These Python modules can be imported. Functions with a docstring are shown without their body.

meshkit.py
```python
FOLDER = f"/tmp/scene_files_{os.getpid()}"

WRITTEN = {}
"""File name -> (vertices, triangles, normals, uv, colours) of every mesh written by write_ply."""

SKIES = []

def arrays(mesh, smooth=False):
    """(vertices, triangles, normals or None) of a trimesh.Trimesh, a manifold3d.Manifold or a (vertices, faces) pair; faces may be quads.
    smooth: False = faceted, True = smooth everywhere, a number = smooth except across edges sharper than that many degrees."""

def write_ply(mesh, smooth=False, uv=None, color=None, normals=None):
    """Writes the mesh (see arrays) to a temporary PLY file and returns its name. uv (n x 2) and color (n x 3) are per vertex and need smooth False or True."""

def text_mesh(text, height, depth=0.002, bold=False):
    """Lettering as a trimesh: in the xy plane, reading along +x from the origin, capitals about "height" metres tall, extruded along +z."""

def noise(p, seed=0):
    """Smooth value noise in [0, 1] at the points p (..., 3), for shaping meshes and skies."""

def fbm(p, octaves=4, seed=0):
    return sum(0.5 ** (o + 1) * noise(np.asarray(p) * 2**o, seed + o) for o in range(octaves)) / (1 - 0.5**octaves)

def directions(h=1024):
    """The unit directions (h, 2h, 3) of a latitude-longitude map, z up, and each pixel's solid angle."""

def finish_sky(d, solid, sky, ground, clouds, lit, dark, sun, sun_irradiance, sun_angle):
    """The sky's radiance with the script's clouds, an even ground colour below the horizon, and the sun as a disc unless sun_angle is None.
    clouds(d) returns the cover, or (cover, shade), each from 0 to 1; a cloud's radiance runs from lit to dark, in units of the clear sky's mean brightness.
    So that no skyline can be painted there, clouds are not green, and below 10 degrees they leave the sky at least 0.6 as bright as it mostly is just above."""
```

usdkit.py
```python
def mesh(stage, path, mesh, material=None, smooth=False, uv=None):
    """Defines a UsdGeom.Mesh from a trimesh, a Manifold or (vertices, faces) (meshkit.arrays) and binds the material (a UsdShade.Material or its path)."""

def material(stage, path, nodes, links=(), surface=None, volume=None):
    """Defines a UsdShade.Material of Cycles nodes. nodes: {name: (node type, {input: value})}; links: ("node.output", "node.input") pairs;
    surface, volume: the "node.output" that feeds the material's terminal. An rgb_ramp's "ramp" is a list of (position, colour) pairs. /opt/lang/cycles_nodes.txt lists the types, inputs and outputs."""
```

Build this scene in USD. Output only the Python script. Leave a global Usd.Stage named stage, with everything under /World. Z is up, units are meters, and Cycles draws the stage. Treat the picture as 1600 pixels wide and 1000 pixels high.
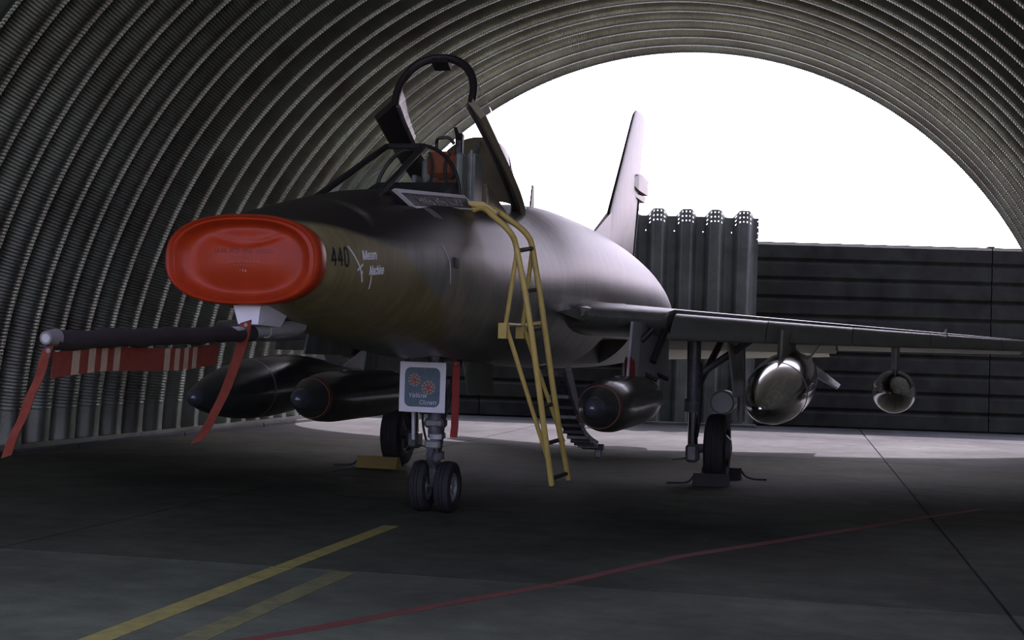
import math
import numpy as np, trimesh, manifold3d as m3, usdkit, meshkit
from scipy.interpolate import PchipInterpolator as Pchip
from pxr import Usd, UsdGeom, UsdLux, UsdShade, Gf, Sdf

stage = Usd.Stage.CreateInMemory()
UsdGeom.SetStageUpAxis(stage, 'Z')
UsdGeom.Xform.Define(stage, '/World'); UsdGeom.Scope.Define(stage, '/World/Looks')
PI = math.pi

# ------------------------------------------------------------------ camera, sky, sun, exposure
EXPOSURE = 0.0
SKY = 9.6
SUN = 2.4
AIR = (-1.55, 8.2535, -0.2557)          # aircraft: intake lip on the ground plane, heading
ARCH = (2.963, 25.21, -0.205)           # shelter: middle of the far mouth, heading

cam = UsdGeom.Camera.Define(stage, '/World/Camera')
H, PITCH, ROLL = 1.33, 0.0242, 0.0327
cp, sp, cr, sr = math.cos(PITCH), math.sin(PITCH), math.cos(ROLL), math.sin(ROLL)
ex, eu, back = np.array([1, 0, 0.]), np.array([0, -sp, cp]), np.array([0, -cp, -sp])
right, up = cr * ex + sr * eu, -sr * ex + cr * eu
M = Gf.Matrix4d(*right, 0, *up, 0, *back, 0, 0, 0, H, 1)
cam.AddTransformOp().Set(M)
cam.CreateHorizontalApertureAttr(36.0); cam.CreateVerticalApertureAttr(22.5)
cam.CreateFocalLengthAttr(2223 / 1600 * 36.0)
cam.CreateExposureAttr(EXPOSURE)

sky = UsdLux.DomeLight.Define(stage, '/World/Sky')
sun = UsdLux.DistantLight.Define(stage, '/World/Sun')
sun.CreateAngleAttr(0.9); sun.CreateNormalizeAttr(True); sun.CreateIntensityAttr(SUN); sun.CreateColorAttr(Gf.Vec3f(1.0, 0.88, 1.06))
_c, _s = math.cos(ARCH[2]), math.sin(ARCH[2])
_l = np.array([0.8 * _c - 4.75 * _s, 0.8 * _s + 4.75 * _c, 6.75]); SUNDIR = _l / np.linalg.norm(_l)
_z = SUNDIR; _x = np.cross([0, 0, 1], _z); _x /= np.linalg.norm(_x); _y = np.cross(_z, _x)
sun.AddTransformOp().Set(Gf.Matrix4d(*_x, 0, *_y, 0, *_z, 0, 0, 0, 50, 1))
sky_mat = usdkit.material(stage, '/World/Looks/sky', {
    'sky': ('sky_texture', {'sky_type': 'hosek_wilkie', 'sun_direction': tuple(SUNDIR), 'turbidity': 10.0, 'ground_albedo': 0.35}),
    'haze': ('mix', {'mix_type': 'multiply', 'fac': 1.0, 'color2': (0.96, 0.90, 1.27)}),
    'bg': ('background_shader', {'strength': SKY})},
    [('sky.color', 'haze.color1'), ('haze.color', 'bg.color')], surface='bg.background')
UsdShade.MaterialBindingAPI.Apply(sky.GetPrim()).Bind(sky_mat)

# ------------------------------------------------------------------ helpers
class V(tuple):
    pass

def merge(*ms):
    return trimesh.util.concatenate([m for m in ms if m is not None])

def mesh_of(m):
    if hasattr(m, 'to_mesh'):
        q = m.to_mesh(); return trimesh.Trimesh(np.array(q.vert_properties[:, :3]), np.array(q.tri_verts), process=False)
    return m

def to_manifold(t):
    t = t.copy(); t.merge_vertices()
    return m3.Manifold(m3.Mesh(np.asarray(t.vertices, np.float32), np.asarray(t.faces, np.uint32)))

def box(x0, x1, y0, y1, z0, z1, c=0.0):
    """a box, its edges chamfered by c"""
    if c <= 0:
        t = trimesh.creation.box([x1 - x0, y1 - y0, z1 - z0]); t.apply_translation([(x0 + x1) / 2, (y0 + y1) / 2, (z0 + z1) / 2]); return t
    P = []
    for x in ((x0, 1), (x1, -1)):
        for y in ((y0, 1), (y1, -1)):
            for z in ((z0, 1), (z1, -1)):
                P += [[x[0] + x[1] * c, y[0] + y[1] * c, z[0]], [x[0] + x[1] * c, y[0], z[0] + z[1] * c], [x[0], y[0] + y[1] * c, z[0] + z[1] * c]]
    return trimesh.convex.convex_hull(np.array(P))

def hull(P):
    return trimesh.convex.convex_hull(np.array(P, float))

def grid_faces(n, m, wrap):
    f = []
    for i in range(n - 1):
        for j in range(m if wrap else m - 1):
            a, b, c, d = i * m + j, i * m + (j + 1) % m, (i + 1) * m + (j + 1) % m, (i + 1) * m + j
            f += [[a, b, c], [a, c, d]]
    return f

def loft(rings, caps=True):
    """closed rings with the same number of points -> a solid"""
    R = np.array(rings, float); n, m = R.shape[:2]
    v, f = R.reshape(-1, 3), grid_faces(n, m, True)
    if caps:
        v = np.vstack([v, R[0].mean(0), R[-1].mean(0)]); a, b = n * m, n * m + 1
        for j in range(m):
            f += [[a, (j + 1) % m, j], [b, (n - 1) * m + j, (n - 1) * m + (j + 1) % m]]
    t = trimesh.Trimesh(v, np.array(f), process=False)
    if caps and t.volume < 0: t.invert()
    return t

def tube(pts, r, n=12, up0=None):
    """a round bar through points; r a number or one per point"""
    P = np.array(pts, float); r = np.broadcast_to(np.asarray(r, float), (len(P),))
    T = np.gradient(P, axis=0) if len(P) > 2 else np.array([P[1] - P[0]] * 2)
    T /= np.linalg.norm(T, axis=1, keepdims=True)
    u = np.cross(T[0], [0, 0, 1] if abs(T[0][2]) < .9 else [1, 0, 0]); rings = []
    for p, t, q in zip(P, T, r):
        u = u - t * (u @ t); u /= np.linalg.norm(u); w = np.cross(t, u)
        a = np.linspace(0, 2 * PI, n, endpoint=False)
        rings.append(p + q * (np.cos(a)[:, None] * u + np.sin(a)[:, None] * w))
    return loft(rings)

def smooth_path(pts, k=6):
    P = np.array(pts, float); d = np.r_[0, np.cumsum(np.linalg.norm(np.diff(P, axis=0), axis=1))]
    x = np.unique(np.concatenate([np.linspace(d[i], d[i + 1], k + 1) for i in range(len(d) - 1)]))
    return np.stack([Pchip(d, P[:, i])(x) for i in range(3)], 1)

def lathe(prof, n=32, axis='y'):
    """prof: (position along the axis, radius) pairs -> a solid of revolution"""
    a = np.linspace(0, 2 * PI, n, endpoint=False); rings = []
    for p, r in prof:
        r = max(r, 1e-4); c, s = r * np.cos(a), r * np.sin(a); o = np.full(n, p)
        rings.append(np.stack({'x': (o, c, s), 'y': (c, o, s), 'z': (c, s, o)}[axis], 1))
    return loft(rings)

def moved(t, x=0, y=0, z=0):
    t = t.copy(); t.apply_translation([x, y, z]); return t

def turned(t, ang, ax, at=(0, 0, 0)):
    t = t.copy(); t.apply_transform(trimesh.transformations.rotation_matrix(ang, ax, at)); return t

used = {}
def numbered(path):
    n = used.get(path, -1) + 1; used[path] = n
    return path if n == 0 else f'{path}_{n:03d}'

def thing(name, label, cat, loc=(0, 0, 0), rz=0.0, group=None, kind=None, parent='/World'):
    p = numbered(f'{parent}/{name}'); x = UsdGeom.Xform.Define(stage, p)
    x.AddTranslateOp().Set(Gf.Vec3d(*map(float, loc)))
    if rz: x.AddRotateZOp().Set(math.degrees(rz))
    for k, v in (('label', label), ('category', cat), ('group', group), ('kind', kind)):
        if v: x.GetPrim().SetCustomDataByKey(k, v)
    return p

def part(parent, name, mesh, mat, smooth=35, label=None, kind=None):
    p = numbered(f'{parent}/{name}')
    m = usdkit.mesh(stage, p, mesh_of(mesh), MAT[mat], smooth=smooth)
    if label: m.GetPrim().SetCustomDataByKey('label', label)
    if kind: m.GetPrim().SetCustomDataByKey('kind', kind)
    return p

def frame_point(F, x, y):
    c, s = math.cos(F[2]), math.sin(F[2]); return F[0] + c * x - s * y, F[1] + s * x + c * y

def air(l, s, z=0.0):
    return (*frame_point(AIR, l, s), z)

# ------------------------------------------------------------------ materials
MAT = {}
def mat(name, color, rough=0.6, metal=0.0, var=None, scale=6.0, bump=0.0, bscale=60.0, spec=0.5, trans=0.0, coat=0.0, coords='object', stretch=(1, 1, 1), spots=None):
    n = {'p': ('principled_bsdf', {'base_color': color, 'roughness': rough, 'metallic': metal, 'specular_ior_level': spec, 'transmission_weight': trans, 'coat_weight': coat})}
    L = []
    if var or bump or spots:
        n['tc'] = ('texture_coordinate', {}); n['mp'] = ('mapping', {'scale': stretch}); L.append((f'tc.{coords}', 'mp.vector'))
    if var:
        n['nz'] = ('noise_texture', {'scale': scale, 'detail': 6.0, 'roughness': 0.6}); n['rp'] = ('rgb_ramp', {'ramp': [(0.3, color), (0.7, var)]})
        L += [('mp.vector', 'nz.vector'), ('nz.fac', 'rp.fac'), ('rp.color', 'p.base_color')]
    if bump:
        n['bn'] = ('noise_texture', {'scale': bscale, 'detail': 4.0}); n['bp'] = ('bump', {'strength': bump, 'distance': 0.01})
        L += [('mp.vector', 'bn.vector'), ('bn.fac', 'bp.height'), ('bp.normal', 'p.normal')]
    MAT[name] = usdkit.material(stage, f'/World/Looks/{name}', n, L, surface='p.BSDF')

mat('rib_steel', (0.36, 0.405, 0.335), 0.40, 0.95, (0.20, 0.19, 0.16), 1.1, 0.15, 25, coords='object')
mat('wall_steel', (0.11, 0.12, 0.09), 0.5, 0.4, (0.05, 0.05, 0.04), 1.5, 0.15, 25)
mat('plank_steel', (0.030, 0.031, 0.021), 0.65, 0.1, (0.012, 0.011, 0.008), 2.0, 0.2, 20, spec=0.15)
mat('curb', (0.06, 0.058, 0.052), 0.9, 0, (0.03, 0.03, 0.028), 4, 0.4, 40)
mat('earth', (0.26, 0.24, 0.23), 0.95, 0, (0.20, 0.19, 0.18), 0.4)
mat('joint', (0.02, 0.02, 0.02), 0.95)
mat('yellow_line', (0.46, 0.38, 0.085), 0.75, 0, (0.29, 0.25, 0.085), 9)
mat('faded_line', (0.28, 0.25, 0.075), 0.8, 0, (0.13, 0.13, 0.07), 7)
mat('red_line', (0.23, 0.045, 0.026), 0.8, 0, (0.13, 0.055, 0.04), 6)
mat('ladder_yellow', (0.78, 0.60, 0.16), 0.45, 0, (0.66, 0.50, 0.14), 12)
mat('rung', (0.05, 0.045, 0.04), 0.7)
mat('cover_red', (0.37, 0.038, 0.008), 0.36, 0, (0.28, 0.028, 0.007), 5, 0.05, 30, spec=0.25)
mat('cover_print', (0.20, 0.03, 0.012), 0.5)
mat('cover_pale', (0.62, 0.30, 0.22), 0.5)
mat('streamer_red', (0.185, 0.030, 0.010), 0.9, 0, (0.13, 0.02, 0.008), 25)
mat('streamer_bar', (0.40, 0.30, 0.18), 0.9, 0, (0.28, 0.20, 0.12), 20)
mat('streamer_white', (0.27, 0.20, 0.12), 0.9, 0, (0.19, 0.135, 0.085), 20)
mat('strap_red', (0.28, 0.035, 0.025), 0.8)
mat('sleeve', (0.030, 0.020, 0.019), 0.95, 0, (0.02, 0.013, 0.012), 15)
mat('pale_metal', (0.62, 0.63, 0.64), 0.45, 0.15, (0.5, 0.5, 0.5), 8)
mat('grey_paint', (0.42, 0.43, 0.41), 0.4, 0.1, (0.33, 0.34, 0.31), 6)
mat('pale_under', (0.62, 0.61, 0.44), 0.5, 0, (0.50, 0.50, 0.36), 5)
mat('slat_green', (0.15, 0.155, 0.125), 0.35, 0, (0.11, 0.115, 0.09), 4)
mat('gear_grey', (0.20, 0.21, 0.21), 0.4, 0.3, (0.11, 0.11, 0.11), 14)
mat('brake_mottle', (0.16, 0.16, 0.17), 0.6, 0.1, (0.03, 0.03, 0.03), 22)
mat('chrome', (0.75, 0.75, 0.75), 0.15, 1.0)
mat('cap_grey', (0.16, 0.15, 0.13), 0.8)
mat('rubber', (0.022, 0.021, 0.021), 0.75, 0, (0.03, 0.029, 0.028), 20)
mat('hub', (0.34, 0.37, 0.33), 0.45, 0.2, (0.22, 0.24, 0.22), 18)
mat('tank_metal', (0.62, 0.60, 0.60), 0.12, 1.0, (0.72, 0.72, 0.70), 3)
mat('bomb_olive', (0.055, 0.06, 0.05), 0.22, 0.1, (0.035, 0.04, 0.035), 5)
mat('bomb_nose', (0.13, 0.14, 0.16), 0.17, 0.6)
mat('bomb_band', (0.13, 0.045, 0.025), 0.45)
mat('fin_white', (0.92, 0.91, 0.93), 0.35)
mat('dark_frame', (0.025, 0.022, 0.02), 0.4, 0.2)
mat('canopy_metal', (0.33, 0.29, 0.18), 0.5, 0, (0.25, 0.22, 0.14), 4)
mat('cockpit_dark', (0.03, 0.03, 0.03), 0.7)
mat('zinc_green', (0.30, 0.34, 0.28), 0.5, 0, (0.18, 0.21, 0.18), 8)
mat('seat_red', (0.40, 0.11, 0.045), 0.8, 0, (0.30, 0.08, 0.035), 9)
mat('sign_white', (0.86, 0.87, 0.88), 0.5, 0, (0.80, 0.81, 0.83), 9)
mat('sign_blue', (0.13, 0.20, 0.235), 0.6, 0, (0.09, 0.14, 0.17), 18)
mat('sign_text', (0.72, 0.75, 0.78), 0.6)
mat('blossom', (0.45, 0.30, 0.20), 0.6)
mat('blossom_red', (0.40, 0.09, 0.07), 0.6)
mat('white_paint', (0.80, 0.80, 0.78), 0.55)
mat('black_paint', (0.012, 0.012, 0.013), 0.5)
mat('plate_dark', (0.035, 0.03, 0.04), 0.5)
mat('scribble', (0.5, 0.47, 0.47), 0.6)
mat('chock_dark', (0.05, 0.045, 0.04), 0.85)
mat('chock_yellow', (0.30, 0.22, 0.06), 0.8)

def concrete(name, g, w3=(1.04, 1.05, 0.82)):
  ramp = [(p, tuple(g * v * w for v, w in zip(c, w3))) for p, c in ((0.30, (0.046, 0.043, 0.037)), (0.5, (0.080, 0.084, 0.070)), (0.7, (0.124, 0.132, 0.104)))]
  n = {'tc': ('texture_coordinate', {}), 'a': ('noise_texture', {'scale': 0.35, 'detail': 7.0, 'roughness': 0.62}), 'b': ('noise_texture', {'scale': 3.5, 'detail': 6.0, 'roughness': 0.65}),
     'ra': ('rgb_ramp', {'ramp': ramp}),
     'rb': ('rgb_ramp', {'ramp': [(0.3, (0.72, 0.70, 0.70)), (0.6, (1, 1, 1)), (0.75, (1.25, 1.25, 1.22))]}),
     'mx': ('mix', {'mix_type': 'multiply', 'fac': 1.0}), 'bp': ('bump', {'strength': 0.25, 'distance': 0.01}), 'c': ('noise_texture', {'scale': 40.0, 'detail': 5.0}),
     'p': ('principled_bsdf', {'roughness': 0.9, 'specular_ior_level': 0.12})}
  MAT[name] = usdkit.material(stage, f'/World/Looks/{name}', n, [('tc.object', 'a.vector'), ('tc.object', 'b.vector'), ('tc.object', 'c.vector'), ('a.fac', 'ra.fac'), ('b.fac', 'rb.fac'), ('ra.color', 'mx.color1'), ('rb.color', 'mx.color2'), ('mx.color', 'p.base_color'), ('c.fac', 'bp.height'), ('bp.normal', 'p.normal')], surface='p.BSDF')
concrete('concrete', .80, (1.0, 0.97, 1.06)); concrete('concrete_front_lit', 1.5); concrete('concrete_stained_dim', .95)  # front-light falloff put into slab colour: lighter front rows, darker inner rows

# jungle camouflage: tan, green and dark green in big wavy patches over a grey belly (object space: x left, y aft, z up)
def camo(name, tan_nose):
    n = {'tc': ('texture_coordinate', {}), 'sx': ('separate_xyz', {}), 'w': ('noise_texture', {'scale': 1.6, 'detail': 2.0}), 'big': ('noise_texture', {'scale': 0.55, 'detail': 1.5}),
         'st': ('mapping', {'scale': (6.0, 9.0, 1.2)}), 'streak': ('noise_texture', {'scale': 1.0, 'detail': 5.0, 'roughness': 0.7}),
         'rs': ('rgb_ramp', {'ramp': [(0.35, (0.72, 0.72, 0.72)), (0.55, (1, 1, 1)), (0.75, (1.35, 1.35, 1.38))]}),
         'rb': ('rgb_ramp', {'ramp': [(0.0, (0.085, 0.097, 0.068)), (0.44, (0.095, 0.105, 0.075)), (0.47, (0.19, 0.20, 0.165)), (0.60, (0.19, 0.20, 0.165)), (0.63, (0.25, 0.225, 0.16)), (1.0, (0.25, 0.225, 0.16))]}),
         'mx': ('mix', {'mix_type': 'multiply', 'fac': 1.0}), 'bp': ('bump', {'strength': 0.12, 'distance': 0.01}),
         'p': ('principled_bsdf', {'roughness': 0.38, 'specular_ior_level': 0.5})}
    L = [('tc.object', 'sx.vector'), ('tc.object', 'w.vector'), ('tc.object', 'big.vector'), ('tc.object', 'st.vector'), ('st.vector', 'streak.vector'), ('streak.fac', 'rs.fac'),
         ('big.fac', 'rb.fac'), ('rs.color', 'mx.color2'), ('mx.color', 'p.base_color'), ('streak.fac', 'bp.height'), ('bp.normal', 'p.normal')]
    last = 'rb.color'
    if tan_nose:
        # wobble the borders, then: black-green deck ahead of the cockpit, tan cheeks, grey belly
        def mth(k, op, a, b, c=None):
            n[k] = ('math', {'math_type': op, **{f'value{i + 1}': v for i, v in enumerate((a, b, c)) if isinstance(v, float)}})
            for i, v in enumerate((a, b, c)):
                if isinstance(v, str): L.append((v, f'{k}.value{i + 1}'))
            return f'{k}.value'
        wob = mth('wob', 'multiply_add', 'w.fac', 0.30, -0.15)
        sy = mth('sy', 'add', 'sx.y', wob)
        edge = mth('edge', 'multiply_add', mth('s2', 'multiply', sy, sy), -0.095, 2.085)      # upper border of the tan
        d1 = mth('d1', 'subtract', edge, 'sx.z')
        m1 = mth('m1', 'multiply', d1, 25.0); n['m1'][1]['use_clamp'] = True
        m2 = mth('m2', 'multiply', mth('d2', 'subtract', mth('d2b', 'multiply_add', 'sx.z', -2.6, 6.3), sy), 6.0); n['m2'][1]['use_clamp'] = True
        tan = mth('tan', 'multiply', m1, m2)
        deck = mth('deck', 'multiply', mth('d3', 'subtract', 4.6, sy), 2.0); n['deck'][1]['use_clamp'] = True
        deckz = mth('dz', 'multiply', mth('d4', 'subtract', 'sx.z', mth('d5', 'multiply_add', 'sx.y', 0.05, 1.92)), 12.0); n['dz'][1]['use_clamp'] = True
        dk = mth('dk', 'multiply', deck, deckz)
        bel = mth('bel', 'multiply', mth('d6', 'subtract', mth('d7', 'multiply_add', 'w.fac', 0.2, 1.34), 'sx.z'), 15.0); n['bel'][1]['use_clamp'] = True
        for k, f, c in (('q1', dk, (0.014, 0.010, 0.009)), ('q2', tan, (0.235, 0.195, 0.085)), ('q3', bel, (0.15, 0.16, 0.145))):
            n[k] = ('mix', {'color2': c}); L += [(last, f'{k}.color1'), (f, f'{k}.fac')]; last = f'{k}.color'
    L.append((last, 'mx.color1'))
    MAT[name] = usdkit.material(stage, f'/World/Looks/{name}', n, L, surface='p.BSDF')
camo('camo_body', True); camo('camo', False)

def pane(name, tint, gloss=0.05, haze=0.0):
    n = {'t': ('transparent_bsdf', {'color': tint}), 'g': ('glossy_bsdf', {'roughness': gloss, 'color': (1, 1, 1)}), 'lw': ('layer_weight', {'blend': 0.5}), 'pw': ('math', {'math_type': 'power', 'value2': 5.0}), 'f': ('math', {'math_type': 'multiply_add', 'value2': 0.35, 'value3': 0.04}), 'm': ('mix_closure', {}),
         'd': ('translucent_bsdf', {'color': (0.8, 0.8, 0.8)}), 'm2': ('mix_closure', {'fac': haze})}
    MAT[name] = usdkit.material(stage, f'/World/Looks/{name}', n, [('lw.facing', 'pw.value1'), ('pw.value', 'f.value1'), ('f.value', 'm.fac'), ('t.BSDF', 'm.closure1'), ('g.BSDF', 'm.closure2'), ('m.closure', 'm2.closure1'), ('d.BSDF', 'm2.closure2')], surface='m2.closure')
pane('canopy_glass', (0.94, 0.96, 0.95), 0.0, 0.09); pane('windshield_glass', (0.85, 0.90, 0.88), 0.0, 0.05)

# ------------------------------------------------------------------ THE SETTING
AW, AH, DEPTH, PITCHR = 6.62, 6.80, 0.19, 0.61
AC = (ARCH[0], ARCH[1], 0)
FRONT = -21.35                                  # the near end of the shelter
arch = thing('ceiling', 'corrugated steel arch of the aircraft shelter', None, AC, ARCH[2], kind='structure')

def rib_mesh(a0, fine):
    nu = 15 if fine else 9
    u = np.linspace(0, 1, nu); g = np.clip(0.5 - 0.66 * np.cos(2 * PI * u), 0, 1)          # 0 = crest towards the room
    na = 1500 if fine else 120
    ph = np.linspace(0, PI, na + 1)
    arc = ph / PI * (PI * 6.7)
    cr_ = np.where((arc > 0.5) & (arc < PI * 6.7 - 0.5), 1.0, 0.0)
    wave = (0.0066 * np.sin(2 * PI * arc / 0.039) * cr_ if fine else np.zeros_like(arc))
    amp = np.where(g < 0.98, 1.0, 0.25)
    R = DEPTH * g[:, None] + wave[None, :] * amp[:, None]
    x = (AW + R) * np.cos(ph)[None, :]; z = (AH + R) * np.sin(ph)[None, :]
    y = np.broadcast_to((a0 + u * PITCHR)[:, None], x.shape)
    v = np.stack([x, y, z], -1).reshape(-1, 3)
    f = np.array(grid_faces(nu, na + 1, False))
    return trimesh.Trimesh(v, f, process=False)

for k in range(35):
    a0 = -(k + 1) * PITCHR
    part(arch, 'steel_rib', rib_mesh(a0, a0 > -13.5), 'rib_steel', smooth=True)
for side, nm in ((-1, 'left'), (1, 'right')):
    b = thing(f'baseboard_{nm}', f'low concrete kerb and steel channel along the foot of the arch, {nm} side', None, AC, ARCH[2], kind='structure')
    for k in range(7):
        y0 = -k * 3.05; part(b, 'kerb_block', box(*sorted((side * 6.52, side * 6.95)), y0 - 3.04, y0, -0.05, 0.06, 0.015), 'curb')
    part(b, 'channel', merge(box(*sorted((side * 6.56, side * 6.60)), FRONT, 0, 0.06, 0.12), box(*sorted((side * 6.56, side * 6.9)), FRONT, 0, 0.06, 0.07)), 'rib_steel')

gr = thing('ground', 'bare ground of the airfield around the shelter', None, (0, 0, 0), kind='structure')
part(gr, 'apron', box(-150, 150, -150, 150, -0.30, -0.10), 'earth', smooth=False)
fl = thing('floor', 'oil-stained concrete floor slabs of the shelter', None, AC, ARCH[2], kind='structure')
part(fl, 'joint_filler', box(-15.1, 21.6, -35.5, 13.5, -0.098, -0.018), 'joint', smooth=False)
rng = np.random.default_rng(5)
for i in range(8):
    for j in range(6):
        y0 = -17.1 + (i - 3) * 6.1; x0 = -2.75 + (j - 2) * 6.1
        dz = rng.uniform(-.002, .002) * 0
        part(fl, 'concrete_slab', box(x0 + .011, x0 + 6.089, y0 + .011, y0 + 6.089, -0.09, 0.0 + dz, 0.002), 'concrete_front_lit' if y0 < -17.2 else 'concrete_stained_dim' if y0 < -5 else 'concrete', smooth=False)
def stripe(pts, w, m, name):
    P = np.array(pts, float); L, R = [], []
    T = np.gradient(P, axis=0); T /= np.linalg.norm(T, axis=1, keepdims=True); N = np.stack([-T[:, 1], T[:, 0]], 1)
    w = np.broadcast_to(np.asarray(w, float), (len(P),))[:, None]
    ring = np.vstack([P + N * w / 2, (P - N * w / 2)[::-1]])
    import shapely.geometry as sg
    part(fl, name, moved(trimesh.creation.extrude_polygon(sg.Polygon(ring), 0.002, engine='earcut'), 0, 0, 0.0005), m, smooth=False)
stripe([(-0.84, -24), (-0.83, -17.12), ], 0.135, 'yellow_line', 'yellow_line')
stripe([(-0.83, -17.08), (-0.82, -14.86)], 0.12, 'yellow_line', 'yellow_line')
stripe([(-0.46, -24), (-0.445, -19), (-0.435, -17.15)], 0.14, 'faded_line', 'faded_line')
stripe([(-0.45, -19.6), (-0.02, -18.83), (0.40, -17.95), (0.82, -17.11)], [0.05, 0.09, 0.085, 0.08], 'red_line', 'red_line')
stripe([(0.84, -17.08), (1.42, -15.6), (2.08, -14.39), (2.72, -13.2), (3.3, -12.1), (3.9, -11.05)], [0.08, 0.09, 0.10, 0.10, 0.09, 0.06], 'red_line', 'red_line')

# the blast wall behind the shelter: horizontal steel planks between posts
WALL = (5.0, 30.15, -0.055)
wb = thing('wall_back', 'dark blast wall of horizontal steel planks behind the shelter', None, (WALL[0], WALL[1], 0), WALL[2], kind='structure')
def plank(x0, x1, z0, z1):
    ys = [0.0, -0.012, -0.055, -0.055, -0.012, 0.0]; t = [0.0, 0.04, 0.16, 0.84, 0.96, 1.0]
    sec = [(y, z0 + (z1 - z0) * q) for y, q in zip(ys, t)] + [(0.06, z1), (0.06, z0)]
    return loft([[(x, y, z) for y, z in sec] for x in (x0, x1)])
for i in range(5):
    for k in range(10):
        x0 = -11.0 + i * 5.35
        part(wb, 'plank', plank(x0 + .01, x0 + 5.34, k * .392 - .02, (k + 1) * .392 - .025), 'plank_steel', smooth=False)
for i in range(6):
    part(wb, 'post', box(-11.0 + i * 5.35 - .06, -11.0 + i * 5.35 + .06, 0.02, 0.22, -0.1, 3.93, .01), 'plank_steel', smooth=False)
part(wb, 'earth_fill', box(-11, 15.75, 0.07, 2.5, -0.1, 3.86), 'earth', smooth=False)

# an upright piece of the same deep-corrugated sheet, its end drilled for bolts
def sheet_panel():
    n_per, x0, x1, per = 4.62, 2.30, 5.02, 0.588
    holes = 0.024
    xs = np.arange(0, x1 - x0 + 1e-6, 0.0245); ph = (x1 - xs - x0) / per          # phase from the right edge
    def prof(p): return np.sin(PI / 2 * np.clip(0.47 - 0.66 * np.cos(2 * PI * (p - 0.03)), 0, 1)) ** 1.3
    q = prof(ph)
    zs_top = 4.31 + 0.135 * q
    rows = np.r_[0, 1.0, 2.0, 3.0, 3.6, np.arange(3.78, 4.31, 0.0245)]
    nr, nc = len(rows), len(xs)
    P = np.zeros((nr, nc, 3))
    for i, z in enumerate(rows):
        t = max(0, (z - 3.78) / (rows[-1] - 3.78))
        P[i, :, 0] = x0 + xs; P[i, :, 1] = -DEPTH * q; P[i, :, 2] = z + t ** 1.0 * (zs_top - 4.31) if z > 3.78 else z
    f = []
    for i in range(nr - 1):
        for j in range(nc - 1):
            top = nr - 2 - i; col = (ph[j] % 1.0)
            crest = 0.22 < col < 0.84
            if i > 4:
                if crest and top in (1, 4, 7) and j % 3 == 1: continue
                if not crest and top in (12,) and abs(col - 0.98) < 0.028: continue
                if j == nc - 2 and top % 5 == 2: continue
            a, b, c, d = i * nc + j, i * nc + j + 1, (i + 1) * nc + j + 1, (i + 1) * nc + j
            f += [[a, b, c], [a, c, d]]
    v = P.reshape(-1, 3); n0 = len(v); f = np.array(f)
    w = v + np.array([0, 0.004, 0])
    return trimesh.Trimesh(np.vstack([v, w]), np.vstack([f, f[:, ::-1] + n0]), process=True)
pn = thing('steel_panel', 'upright corrugated steel panel with a drilled scalloped top, standing before the blast wall', 'panel', (0, 29.42, 0), -0.03)
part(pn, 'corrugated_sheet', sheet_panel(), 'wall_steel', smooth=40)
part(pn, 'foot_angle', box(2.25, 5.06, -0.26, 0.02, -0.005, 0.06, .01), 'wall_steel', smooth=False)

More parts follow.
